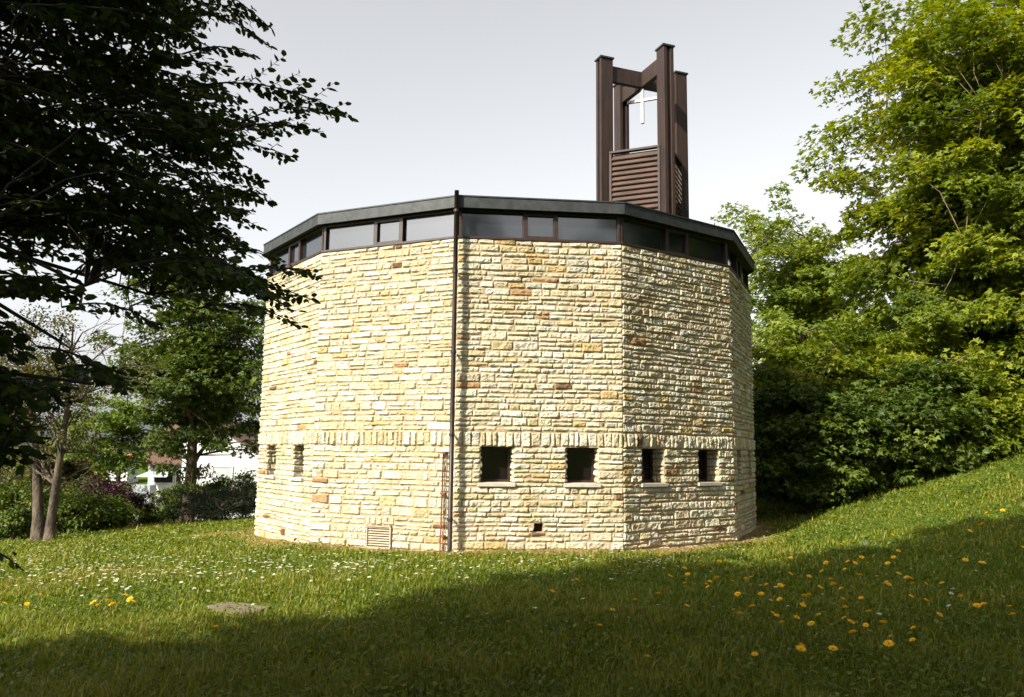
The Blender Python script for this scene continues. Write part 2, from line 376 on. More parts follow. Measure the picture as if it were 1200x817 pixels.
for k in range(-6, 6):
    org, t, n, Lf = face_frame(k, RM)
    fine = -3 <= k <= 3
    vis = -3 <= k <= 3
    holes = []; wins = []
    if k != -1 and k != 5:
        for a, b_ in WIN: holes.append((a, b_, -.53, LINT)); wins.append((a, b_))
    sill_h = [(a - .045, b_ + .045, -.605, -.53) for a, b_ in wins]
    extra = []
    if k == -1: extra.append((1.32, 1.87, -1.78, -1.365)); vsold = (1.27, 1.92, -1.365, -1.19)
    if k == 0: extra.append((1.475, 1.64, -1.41, -1.25))
    allh = holes + sill_h + extra + ([vsold] if k == -1 else [])
    zb = -2.6
    S = Stones()
    S.panel(org, t, n, 0, Lf, BAND, WTOP, (), fine)
    S.soldier(org, t, n, 0, Lf, LINT, BAND, fine)
    S.panel(org, t, n, 0, Lf, zb, LINT, allh, fine)
    if k == -1: S.soldier(org, t, n, *vsold, fine)
    for a, b_ in wins:      # stone jambs of the reveal
        if vis:
            S.panel(org + t * a - n * RVD, n, t, 0, RVD + .01, -.53, LINT, (), fine, ext=0)
            S.panel(org + t * b_ + n * .01, -n, -t, 0, RVD + .01, -.53, LINT, (), fine, ext=0)
    wall = S.build('wall', chapel)
    # mortar core with the openings cut out, a sub-part of the wall
    mb = MB(); cuts = holes + extra
    us = sorted({0, Lf} | {h[i] for h in cuts for i in (0, 1)}); zs = sorted({zb, WTOP + .05} | {h[i] for h in cuts for i in (2, 3)})
    for ua, ub in zip(us[:-1], us[1:]):
        for za, zc in zip(zs[:-1], zs[1:]):
            um, zm = (ua + ub) / 2, (za + zc) / 2
            if any(h[0] < um < h[1] and h[2] < zm < h[3] for h in cuts): continue
            mb.add([org + t * ua + UP * za, org + t * ub + UP * za, org + t * ub + UP * zc, org + t * ua + UP * zc], [(0, 1, 2, 3)])
    for h in cuts:
        a, b_, c_, d_ = h; dd = RVD + .06 if h in holes else .22
        q = [org + t * u + UP * z for u, z in ((a, c_), (b_, c_), (b_, d_), (a, d_))]; qi = [p_ - n * dd for p_ in q]
        mb.add(q + qi, [(0, 4, 5, 1), (1, 5, 6, 2), (2, 6, 7, 3), (3, 7, 4, 0), (4, 7, 6, 5)])
    mb.build('mortar', M['mortar'], wall)
    for a, b_ in wins:
        f = MB(); d0 = -RVD + .005
        for (p0, p1, q0, q1) in ((a + .02, b_ - .02, -.53, -.48), (a + .02, b_ - .02, LINT - .05, LINT - .001), (a + .021, a + .07, -.48, LINT - .05), (b_ - .07, b_ - .021, -.48, LINT - .05)):
            f.box(org, t, n, UP, p0, p1, d0, d0 + .06, q0, q1)
        w = f.build('window', M['frame'], chapel)
        g = MB(); g.box(org, t, n, UP, a + .065, b_ - .065, d0 + .01, d0 + .022, -.485, LINT - .045); g.build('pane', M['dark_glass'], w)
        s_ = MB(); s_.box(org, t, n, UP, a - .04, b_ + .04, -.08, .062, -.60, -.534); s_.box(org, t, n, UP, a + .004, b_ - .004, d0, -.079, -.57, -.526)
        s_.build('sill', M['sill'], w, bevel=.006)
    # clerestory band
    oc, t, n, Lc = face_frame(k, R - .10)
    f = MB()
    f.box(oc, t, n, UP, -.02, Lc + .02, -.05, .095, 4.0, 4.045)
    f.box(oc, t, n, UP, -.02, Lc + .02, -.05, .05, 4.53, 4.62)
    f.box(oc, t, n, UP, 0, .055, -.05, .045, 4.045, 4.53); f.box(oc, t, n, UP, Lc - .055, Lc, -.05, .045, 4.045, 4.53)
    ca, cb = Lc / 2 - .335, Lc / 2 + .335
    f.box(oc, t, n, UP, ca, ca + .085, -.05, .06, 4.045, 4.53); f.box(oc, t, n, UP, cb - .085, cb, -.05, .06, 4.045, 4.53)
    f.box(oc, t, n, UP, ca + .085, cb - .085, -.05, .055, 4.045, 4.10); f.box(oc, t, n, UP, ca + .085, cb - .085, -.05, .055, 4.49, 4.53)
    w = f.build('clerestory_window', M['frame'], chapel, bevel=.004)
    for (p0, p1, z0, z1, oo) in ((.05, ca + .01, 4.04, 4.54, 0), (cb - .01, Lc - .05, 4.04, 4.54, 0), (ca + .08, cb - .08, 4.095, 4.495, .02)):
        g = MB(); g.box(oc, t, n, UP, p0, p1, -.03 + oo, -.018 + oo, z0, z1); g.build('pane', M['glass'], w)
    # fascia board of this side
    of, t, n, L2 = face_frame(k, R + .10)
    f = MB(); f.box(of, t, n, UP, .0, L2, -.05, 0, 4.565, 4.775)
    f.box(of, t, n, UP, -.003, L2 + .003, -.09, .014, 4.775, 4.80)
    f.build('fascia', M['fascia'], chapel)
# roof deck, soffit, floor slab inside
rf = MB(); ring = [(*corner(k, R + .04), 4.74) for k in range(12)]; ring2 = [(*corner(k, R + .055), 4.60) for k in range(12)]
rf.add(ring + [(CX, CY, 4.78)], [(i, (i + 1) % 12, 12) for i in range(12)])
rf.add(ring2 + [(CX, CY, 4.60)], [((i + 1) % 12, i, 12) for i in range(12)])
rf.build('roof', M['roof'], chapel)
ib = MB(); ib.add([(*corner(k, R - .5), z) for z in (-2.6, 4.6) for k in range(12)], [(i, (i + 1) % 12, 12 + (i + 1) % 12, 12 + i) for i in range(12)]); ib.build('inner_wall', M['dark'], chapel)
org, t, n, Lf = face_frame(0, RM); v = MB(); v.box(org, t, n, UP, 1.48, 1.635, -.13, -.12, -1.405, -1.255); v.build('hole_shade_panel', M['dark'], chapel)  # near-black panel that paints the shade inside the small hole
# vent grille on face -1
org, t, n, Lf = face_frame(-1, RM)
v = MB(); va, vb, vc, vd = 1.325, 1.865, -1.775, -1.37
v.box(org, t, n, UP, va, va + .025, -.03, .05, vc, vd); v.box(org, t, n, UP, vb - .025, vb, -.03, .05, vc, vd)
v.box(org, t, n, UP, va - .01, vb + .01, -.03, .075, vc - .015, vc + .025); v.box(org, t, n, UP, va, vb, -.03, .05, vd - .02, vd)
vent = v.build('vent_grille', M['vent'], chapel)
sl = MB()
for i in range(8):
    z = vc + .05 + i * .045
    a0 = org + t * (va + .025); a1 = org + t * (vb - .025)
    sl.add([a0 + n * .035 + UP * z, a1 + n * .035 + UP * z, a1 + n * .005 + UP * (z + .022), a0 + n * .005 + UP * (z + .022),
            a0 + n * .035 + UP * (z - .005), a1 + n * .035 + UP * (z - .005), a1 + n * .001 + UP * (z + .016), a0 + n * .001 + UP * (z + .016)],
           [(0, 1, 2, 3), (4, 7, 6, 5), (0, 4, 5, 1), (3, 2, 6, 7)])
sl.build('slats', M['vent'], vent)
bk = MB(); bk.box(org, t, n, UP, va + .01, vb - .01, -.12, -.11, vc, vd); bk.build('backing', M['dark'], vent)
# the drain pipe on the corner between two sides
a = ANG; nd_ = np.array([math.sin(a), -math.cos(a), 0]); pc = np.array([*corner(0, R + .165), 0]); td = np.array([math.cos(a), math.sin(a), 0])
mb = MB(); zf = gz(pc[0], pc[1]) - .1
mb.tube([pc + UP * zf, pc + UP * 1, pc + UP * 3, pc + UP * 4.86], [.042] * 4, 12)
pipe = mb.build('drain_pipe', M['pipe'], chapel, smooth=True)
mb = MB()
for z in (-1.2, .3, 1.8, 3.3, 4.45):
    mb = MB(); mb.tube([pc + UP * z, pc + UP * (z + .045)], [.056] * 2, 12); mb.box(pc + UP * z, td, nd_, UP, -.012, .012, -.16, 0, .005, .035)
    mb.build('bracket', M['pipe'], pipe)
# rusty lightning rod pair beside the pipe
rp = org + t * (Lf - .20) + n * .085; gzr = gz(rp[0], rp[1]) - .05
mb = MB(); mb.tube([rp + UP * gzr, rp + UP * -.9 + t * .015, rp + UP * .02 + t * .03], [.014, .015, .014], 7)
mb.tube([rp + t * .05 + n * .0 + UP * gzr, rp + t * .055 + UP * -.8, rp + t * .06 + UP * -.05], [.009] * 3, 6)
rod = mb.build('rusty_rod', M['rust'], chapel, smooth=True)
mb = MB()
for z in (-1.5, -.75, -.02): mb = MB(); mb.box(rp + UP * z, t, n, UP, -.02, .08, -.07, .02, 0, .03); mb.build('clamp', M['rust'], rod)

# bell tower
TX, TY, TR, TA, TZ = 2.80993531, 17.223897, .93785267, -1.19696321, 8.49
tower = MB(); tw = empty('bell_tower', (0, 0, 0)); tw.parent = chapel
P4 = [np.array([TX + TR * math.sin(TA + PI / 2 * i), TY - TR * math.cos(TA + PI / 2 * i), 0]) for i in range(4)]
C4 = np.array([TX, TY, 0])
for i, P in enumerate(P4):
    d = (P - C4) / TR; s = np.array([-d[1], d[0], 0])
    mb = MB()
    mb.box(P, d, s, UP, -.145, .145, -.12, -.042, 4.7, TZ); mb.box(P, d, s, UP, -.145, .145, .042, .12, 4.7, TZ)
    mb.box(P, d, s, UP, -.105, .105, -.043, .043, 4.7, TZ - .01)
    po = mb.build('post', M['wood'], tw, bevel=.006)
    mb = MB(); mb.box(P, d, s, UP, -.168, .168, -.145, .145, TZ, TZ + .035); mb.build('cap', M['fascia'], po)
    mb = MB(); mb.box(P, d, s, UP, -TR + (.07 if i % 2 else 0.0), -.146, -.055, .055, TZ - .47, TZ - .12); mb.build('beam', M['wood'], tw, bevel=.004)
LT = 6.34
for i in range(4):
    A, B = P4[i], P4[(i + 1) % 4]; e = (B - A); Ls = np.linalg.norm(e); e /= Ls; nn = np.array([e[1], -e[0], 0])
    if nn @ (A - C4) < 0: nn = -nn
    mb = MB(); u0, u1 = .12, Ls - .12
    mb.box(A, e, nn, UP, u0, u0 + .05, -.03, .075, 4.7, LT); mb.box(A, e, nn, UP, u1 - .05, u1, -.03, .075, 4.7, LT); mb.box(A, e, nn, UP, u0, u1, -.03, .085, LT, LT + .045)
    fr = mb.build('louvre_panel', M['wood'], tw, bevel=.003)
    mb = MB(); z = 4.72
    while z < LT - .06:
        a0, a1 = A + e * (u0 + .05), A + e * (u1 - .05)
        q = [(.055, z), (.07, z + .018), (.0, z + .14), (-.015, z + .122)]
        mb.add([a0 + nn * o + UP * h for o, h in q] + [a1 + nn * o + UP * h for o, h in q], [(0, 1, 2, 3), (4, 7, 6, 5), (0, 4, 5, 1), (1, 5, 6, 2), (2, 6, 7, 3), (3, 7, 4, 0)])
        z += .112
    mb.build('slats', M['wood_light'], fr)
e = (P4[1] - P4[0]); e /= np.linalg.norm(e); nn = np.array([e[1], -e[0], 0])
mb = MB(); cz = TZ - .46
mb.box(C4, e, nn, UP, -.034, .034, -.03, .03, cz - .82, cz); mb.box(C4, e, nn, UP, -.34, .34, -.028, .028, cz - .32, cz - .255)
mb.build('cross', M['cross'], tw, bevel=.005)

# ------------------------------------------------------------------ leaves and trees
OV = (np.array([(0, 0, 0), (.30, .30, .05), (.72, .24, .04), (1, 0, -.03), (.72, -.24, .04), (.30, -.30, .05)]), np.array([(0, 1, 2, 3), (0, 3, 4, 5)]))
def _mp():
    V = []; F = []
    for a, l in ((0, 1.), (.95, .8), (-.95, .8)):
        c, s = math.cos(a), math.sin(a); b = len(V)
        for x, y, z in ((0, 0, 0), (.5 * l, .24 * l, .04), (l, 0, -.06), (.5 * l, -.24 * l, .04)): V.append((c * x - s * y, s * x + c * y, z))
        F.append((b, b + 1, b + 2, b + 3))
    return np.array(V), np.array(F)
MP = _mp()
QD = (np.array([(0, 0, 0), (.5, .26, .05), (1, 0, 0), (.5, -.26, .05)]), np.array([(0, 1, 2, 3)]))
NE = (np.array([(0, 0, 0), (.5, .12, .03), (1, 0, 0), (.5, -.12, .03)]), np.array([(0, 1, 2, 3)]))
def unit(a): return a / (np.linalg.norm(a, axis=1, keepdims=True) + 1e-9)
def leaves(name, P, D, Nn, S, tmpl, material, parent, tint):
    """P base, D along the leaf, Nn rough normal, S size"""
    T, Fc = tmpl; D = unit(D); Sd = unit(np.cross(Nn, D)); Nm = np.cross(D, Sd)
    V = P[:, None, :] + S[:, None, None] * (T[None, :, 0, None] * D[:, None, :] + T[None, :, 1, None] * Sd[:, None, :] + T[None, :, 2, None] * Nm[:, None, :])
    m_, k_ = len(P), len(T)
    F = (Fc[None] + (np.arange(m_) * k_)[:, None, None]).reshape(-1, Fc.shape[1])
    o = mesh_np(name, V.reshape(-1, 3), [F], material, parent)
    face_attr(o, 'tint', np.repeat(tint, len(Fc)))
    return o
def rough_dir(d, seed, amp):
    v = Vector((float(d[0]), float(d[1]), float(d[2])))
    return 1 + amp * mnoise.noise(v * 1.6 + Vector((seed, seed * .3, 0))) + amp * .6 * mnoise.noise(v * 3.7 + Vector((0, seed, 2)))
def tree(name, loc, crown_c, crown_r, nclump, cr_, nleaf, lsize, tmpl, lm, trunk_r, label, cat='tree', group=None, bark='bark', shell=.55, flat=.45, amp=.45, seed=1,
         lean=(0, 0), trunks=None, zmin=None, limbs=16, droop=.25, crown_name='crown', bare=0):
    g = np.random.default_rng(seed)
    o = empty(name, loc); tag(o, label, cat, group)
    cc = np.array(crown_c, float); rr = np.array(crown_r, float)
    K = []
    while len(K) < nclump:
        d = g.normal(size=3); d /= np.linalg.norm(d)
        rad = g.uniform() ** shell if g.uniform() < .85 else g.uniform() * .7
        p_ = cc + d * rr * rad * rough_dir(d, seed, amp)
        if zmin is not None and p_[2] < zmin: continue
        K.append(p_)
    K = np.array(K)
    # skeleton
    mb = MB(); skel = []
    tops = trunks or [((0, 0), (lean[0] + cc[0] * .9, lean[1] + cc[1] * .9), cc[2] + rr[2] * .55, trunk_r)]
    for (b0, t0, h, r_) in tops:
        pts = []; rad = []
        for i in range(9):
            f_ = i / 8
            x = b0[0] + (t0[0] - b0[0]) * f_ ** 1.2 + .10 * math.sin(f_ * 5 + seed) * f_ * h / 6; y = b0[1] + (t0[1] - b0[1]) * f_ + .08 * math.sin(f_ * 4 + seed * 2) * f_ * h / 6
            pts.append(np.array([x, y, h * f_ - (.15 if i == 0 else 0)])); rad.append(r_ * (1.25 if i == 0 else 1 - .85 * f_))
        mb.tube(pts, rad, 10, .06)
        skel += [(p_, r2) for p_, r2 in zip(pts[2:], rad[2:])]
    sel = g.choice(len(K), size=min(limbs, len(K)), replace=False)
    base_sk = list(skel)
    for j in sel:
        q = K[j]; cand = [(np.linalg.norm(q - p_) + (3 if p_[2] > q[2] - .15 * abs(rr[2]) else 0), i) for i, (p_, _) in enumerate(base_sk)]
        p0, r0 = base_sk[min(cand)[1]]
        pts = [p0 + (q - p0) * f_ + UP * (math.sin(f_ * PI) * .08 * np.linalg.norm(q - p0)) + g.normal(size=3) * .04 * np.linalg.norm(q - p0) * (0 < f_ < 1) for f_ in np.linspace(0, 1, 6)]
        rad = [max(.012, r0 * .55 * (1 - .85 * f_)) for f_ in np.linspace(0, 1, 6)]
        mb.tube(pts, rad, 6); skel += list(zip(pts[1:], rad[1:]))
    SP = np.array([p_ for p_, _ in skel])
    for q in K:
        dd = np.linalg.norm(SP - q, axis=1) + np.where(SP[:, 2] > q[2], .5, 0); i = int(np.argmin(dd)); p0 = SP[i]
        if dd[i] > .15: mb.tube([p0, (p0 + q) / 2 + g.normal(size=3) * .06 * dd[i], q], [min(skel[i][1] * .6, .03), .014, .006], 4)
    for _ in range(bare):   # bare twiggy boughs above the leaves
        p0, r0 = base_sk[g.integers(len(base_sk) // 3, len(base_sk))]
        dv = np.array([g.uniform(-1, 1), g.uniform(-.6, .6), g.uniform(.5, 1.2)]); ln = g.uniform(1.2, 2.8)
        q = p0 + dv / np.linalg.norm(dv) * ln
        mb.tube([p0, (p0 + q) / 2 + g.normal(size=3) * .1, q], [min(.035, r0), .018, .006], 5)
        for _ in range(9):
            f_ = g.uniform(.25, 1); b0 = p0 + (q - p0) * f_; d2 = dv / np.linalg.norm(dv) + g.normal(size=3) * .6
            mb.tube([b0, b0 + d2 * ln * .18 + g.normal(size=3) * .04, b0 + d2 * ln * .36], [.011, .007, .004], 4)
    tr = mb.build('trunk', M[bark], o, smooth=True)
    # leaves
    n = nclump * nleaf; ci = np.repeat(np.arange(nclump), nleaf)
    cs = g.uniform(.6, 1.35, nclump)[ci]
    off = g.normal(size=(n, 3)); off = unit(off) * (g.uniform(size=(n, 1)) ** .45)
    hor = np.hypot(off[:, 0], off[:, 1])
    off = off * np.array([1, 1, flat]) * (cr_ * cs)[:, None]; off[:, 2] -= droop * cr_ * hor ** 2
    P = K[ci] + off
    outw = unit(P - cc * np.array([1, 1, .8]))
    Dd = unit(off * np.array([1, 1, .3]) + g.normal(size=(n, 3)) * .35 + outw * .3 - UP * .25)
    Nn = UP[None] * .9 + g.normal(size=(n, 3)) * .5 + outw * .6
    S_ = lsize * g.uniform(.6, 1.3, n)
    tint = np.clip(.45 + .22 * g.normal(size=nclump)[ci] + .18 * g.normal(size=n), 0, 1)
    leaves(crown_name, P, Dd, Nn, S_, tmpl, M[lm], o, tint)
    return o
def copy_thing(o, loc, rz, s, label, group=None):
    c = o.copy(); COL.objects.link(c); c.location = loc; c.rotation_euler = (0, 0, rz); c.scale = (s, s, s); c['label'] = label
    if group: c['group'] = group
    for ch in o.children:
        d = ch.copy(); COL.objects.link(d); d.parent = c
    return c
def gl(x, y): return (x, y, gz(x, y))

# big maples on the right-hand slope
def z_of(x, y, zw): return zw - gz(x, y)
x, y = 16.3, 25.5
tree('maple_tree', gl(x, y), (0, 0, z_of(x, y, 7.4)), (6.3, 5.0, 9.6), 860, .95, 190, .19, MP, 'maple_leaf', .34, 'tallest yellow-green maple on the slope right of the chapel, cut off by the frame', seed=3, zmin=1.0, limbs=34, amp=.42)
x, y = 12.9, 35
tree('maple_tree', gl(x, y), (0, 0, z_of(x, y, 6.2)), (3.7, 3.0, 6.2), 380, .7, 95, .17, MP, 'maple_far', .2, 'pale thin-leaved maple behind the taller one, showing just right of the chapel roof', seed=5, shell=.7, limbs=22, amp=.5)
x, y = 20.5, 29
tree('maple_tree', gl(x, y), (0, 0, z_of(x, y, 8)), (5, 4.5, 8), 230, 1.1, 110, .22, MP, 'maple_leaf', .3, 'maple at the right frame edge behind the tallest maple', seed=8, limbs=20)
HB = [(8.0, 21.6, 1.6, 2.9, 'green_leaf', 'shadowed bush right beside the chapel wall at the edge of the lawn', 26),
      (10.5, 22.1, 1.7, 2.6, 'green_leaf', 'half shadowed bush at the lawn edge, second from the chapel wall', 27),  # darker leaf colour helps paint the shadow pocket beside the wall
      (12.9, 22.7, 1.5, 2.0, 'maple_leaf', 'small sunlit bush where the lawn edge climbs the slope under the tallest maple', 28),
      (8.9, 24.2, 3.0, 4.3, 'maple_leaf', 'leafy bush mass against the right side of the chapel, half in its shadow', 21),
      (11.6, 24.0, 2.4, 3.4, 'maple_leaf', 'rounded green bush under the tallest maple, beside the shadowed bushes', 22),
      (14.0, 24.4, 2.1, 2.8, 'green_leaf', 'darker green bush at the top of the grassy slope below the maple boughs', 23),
      (16.6, 25.0, 2.4, 3.0, 'bright_leaf', 'bright low bush at the right frame edge above the slope', 24),
      (7.4, 28.5, 2.6, 4.4, 'green_leaf', 'dark bush glimpsed just beyond the chapel wall on its right', 25)]
for (x, y, r_, h, lm, lab, sd) in HB:
    tree('bush', gl(x, y), (0, 0, h * .55), (r_, r_ * .8, h * .62), 240, .6, 130, .14, MP, lm, .07, lab, 'bush', seed=sd, limbs=14, shell=.5, zmin=.1, amp=.4, group='bushes along the foot of the right-hand trees')

# left-hand trees
p_ = on_ground(52, 634); x, y = p_[0], p_[1]
tree('ornamental_tree', gl(x, y), (-.6, .2, z_of(x, y, 1.9)), (2.9, 2.0, 2.1), 190, .5, 90, .085, OV, 'olive_leaf', .16, 'two-stemmed tree with mottled pale trunks and olive leaves at the left lawn edge', bark='bark_pale', seed=12,
     trunks=[((-.17, 0), (-1.0, .3), 4.4, .17), ((.13, 0), (.45, -.1), 6.0, .135)], limbs=16, shell=.8, flat=.6, bare=16)
x, y = -16.8, 25.5
tree('ornamental_tree', gl(x, y), (0, 0, z_of(x, y, 1.2)), (2.4, 2.2, 3.2), 110, .6, 80, .10, OV, 'olive_leaf', .15, 'brownish olive tree at the far left frame edge behind the two-stemmed tree', seed=13, limbs=16)
x, y = at(222, 560, 28)[:2]
tree('lawn_tree', gl(x, y), (.2, 0, z_of(x, y, 3.0)), (3.1, 2.4, 3.5), 300, .62, 110, .14, MP, 'green_leaf', .22, 'green tree with a straight dark trunk in front of the white house', seed=14, limbs=24, amp=.45)
x, y = -14.6, 31
tree('lawn_tree', gl(x, y), (0, 0, z_of(x, y, .9)), (1.9, 1.8, 2.2), 90, .5, 80, .13, MP, 'bright_leaf', .13, 'smaller bright green tree left of the dark-trunked tree', seed=15, limbs=12)
def shrub(px, pt, pb, wpx, depth, lm, lab, sd, n=80, ls=.09, tm=OV, flat=.45):
    c0 = at(px, pb, depth); top = at(px, pt, depth)[2]; x, y = c0[0], c0[1]; g0 = gz(x, y)
    r_ = wpx / F_PX * depth / 2; h = max(.6, top - g0)
    tree('shrub', (x, y, g0), (0, 0, h * .5), (r_, r_ * .7, h * .5), n, .34, 85, ls, tm, M_key(lm), .04, lab, 'shrub', 'shrubs along the left lawn edge', seed=sd, limbs=10, shell=.45, zmin=.05, flat=flat, amp=.3)
def M_key(k): return k
shrub(14, 566, 650, 80, 24.5, 'green_leaf', 'green shrub at the left frame edge left of the two-stemmed trunks', 31)
shrub(88, 572, 640, 70, 25.0, 'green_leaf', 'green shrub between the two-stemmed tree and the purple shrub', 32)
shrub(126, 583, 628, 62, 25.6, 'bright_leaf', 'mid-green shrub in front of the purple shrub at the lawn edge', 33)
shrub(128, 560, 615, 76, 27.3, 'purple_leaf', 'dark purple-leaved shrub at the left lawn edge', 34)
shrub(240, 566, 612, 128, 26.6, 'dark_leaf', 'broad low dark juniper below the dark-trunked tree', 35, 130, .09, NE, .3)
shrub(284, 560, 606, 66, 26.8, 'dark_leaf', 'dark yew shrub touching the left edge of the chapel wall', 36, 80, .09, NE, .4)
shrub(213, 562, 600, 50, 28.6, 'bright_leaf', 'bright yellow-green shrub behind the low juniper, left of the dark trunk', 37)
shrub(252, 553, 600, 42, 28.8, 'bright_leaf', 'bright shrub behind the juniper, right of the dark trunk', 38)
shrub(288, 552, 600, 34, 29.2, 'bright_leaf', 'small yellow-green shrub top under the shuttered window of the white house', 39, 50)
shrub(175, 588, 614, 34, 29.0, 'green_leaf', 'small green shrub beside the pale path slab', 40, 40)
shrub(50, 560, 640, 90, 27.5, 'green_leaf', 'green shrub behind the two-stemmed trunks', 41)

# trees further off in the valley
FT = [(-27, 50, 3.6, 9.5, 'olive_leaf'), (-33, 56, 4.5, 11, 'green_leaf'), (-22.5, 58, 3.2, 8, 'green_leaf'), (-40, 66, 5, 12, 'olive_leaf'), (-31, 78, 4, 9, 'green_leaf'), (-22, 41, 2.6, 7.4, 'olive_leaf'), (-28, 40, 3.4, 8.5, 'green_leaf'), (-48, 90, 6, 13, 'green_leaf'), (-20, 95, 4, 7.5, 'green_leaf'), (-32, 34, 4, 9, 'olive_leaf'), (-17.5, 33, 2.2, 5.5, 'olive_leaf'), (-21, 36, 2.6, 6.5, 'green_leaf')]
FL = ['olive valley tree seen between the two-stemmed tree and the lawn tree', 'green valley tree behind the two-stemmed tree', 'green valley tree left of the white house', 'large olive valley tree at the left frame edge', 'distant green tree beyond the valley trees, left of the house', 'low olive tree on the falling ground left of the white house',
      'broad green tree behind the olive tree at far left', 'largest distant tree on the left horizon', 'distant green tree straight above the path slab', 'olive tree near the left frame edge behind the shrubs', 'small olive tree just behind the purple shrub', 'green tree behind the small olive tree at left']
for i, ((x, y, r_, h, lm), lab) in enumerate(zip(FT, FL)):
    tree('valley_tree', gl(x, y), (0, 0, h * .6), (r_, r_, h * .45), 90, r_ * .3, 110, .22, QD, lm, .18, lab, 'tree', 'trees in the valley behind the lawn', seed=60 + i, limbs=10, shell=.5)

# unseen trees behind and beside the camera, several added to deepen the foreground shade
TL = tree('tall_tree', gl(-7.0, -5.4), (0, 0, 13.0), (5.2, 5.2, 8.6), 430, 1.25, 140, .40, OV, 'green_leaf', .45, 'tall broad tree behind the viewer to the left, shading the lawn', seed=80, limbs=20, amp=.25, shell=.5, group='tall trees around the lawn')
copy_thing(TL, gl(-9.3, -.4), .6, .42, 'small unseen tree added behind the near beech to fill out the lawn shadow', 'tall trees around the lawn')  # added out of view to complete the left end of the foreground shadow
copy_thing(TL, gl(-4.2, -10.5), 1.9, 1.05, 'tall broad tree straight behind the viewer', 'tall trees around the lawn')
copy_thing(TL, gl(-12.5, -13.5), 3.6, 1.15, 'tall broad tree farthest behind the viewer to the left', 'tall trees around the lawn')
copy_thing(TL, gl(4.5, -6.5), 2.7, .5, 'low broad tree added behind the viewer to the right, blocking skylight', 'tall trees around the lawn')
copy_thing(TL, gl(9.5, -11.5), .7, .55, 'low broad tree added farther behind the viewer to the right, blocking skylight', 'tall trees around the lawn')
copy_thing(TL, gl(12.5, -2.5), 1.3, .8, 'tall tree added at the foot of the slope right of the viewer, blocking skylight', 'tall trees around the lawn')
copy_thing(TL, gl(20.5, 14.5), 4.2, .85, 'tall unseen tree added beyond the right frame edge to darken the glass reflections', 'tall trees around the lawn')  # added out of view so the right-hand clerestory panes reflect dark foliage
copy_thing(TL, gl(19.5, 4.5), 5.2, .8, 'tall tree added on the slope to the right of the viewer, blocking skylight', 'tall trees around the lawn')

# ------------------------------------------------------------------ near beech whose boughs hang into the picture
g = np.random.default_rng(99)
bx, by = -7.4, 1.6; bz = gz(bx, by)
beech = empty('beech_tree', (bx, by, bz)); tag(beech, 'near beech with dark overhanging boughs across the upper left of the picture', 'tree')
B0 = np.array([bx, by, bz])
def loc_(p): return np.asarray(p, float) - B0
bm = MB()
tp = [np.array([bx, by, bz - .2]), np.array([bx + .1, by, bz + 2]), np.array([bx + .05, by + .1, bz + 4.5]), np.array([bx - .2, by + .2, bz + 8]), np.array([bx, by, bz + 12])]
bm.tube([loc_(p_) for p_ in tp], [.42, .33, .27, .17, .05], 12, .05)
hubs = [(40, 315, 6.6), (150, 300, 7.2), (250, 310, 7.6), (60, 150, 6.8), (160, 120, 7.4), (250, 150, 7.6), (80, 20, 7), (200, -10, 7.6), (100, -150, 7.4), (-60, 250, 6.4), (-70, 400, 6.2), (70, 400, 6.0), (250, 220, 7.6), (130, 220, 7.6), (-60, 60, 6.4), (0, 385, 5.6), (-30, 460, 5.4), (20, 480, 5.5), (175, 345, 7.0), (110, 450, 5.8), (20, 345, 5.8), (100, 335, 6.0)]
LP = []
for (u, v, d) in hubs:
    q = at(u, v, d); st = tp[1] + (tp[3] - tp[1]) * np.clip((q[2] + .2 - tp[1][2]) / (tp[3][2] - tp[1][2]), .05, 1)
    pts = [st + (q - st) * f_ + UP * .35 * math.sin(f_ * PI) + g.normal(size=3) * .09 * (0 < f_ < 1) for f_ in np.linspace(0, 1, 8)]
    bm.tube([loc_(p_) for p_ in pts], [.05 * (1 - .85 * f_) + .004 for f_ in np.linspace(0, 1, 8)], 7)
    LP += pts[2:]
LP = np.array(LP)
P_, D_, N_, S_ = [], [], [], []
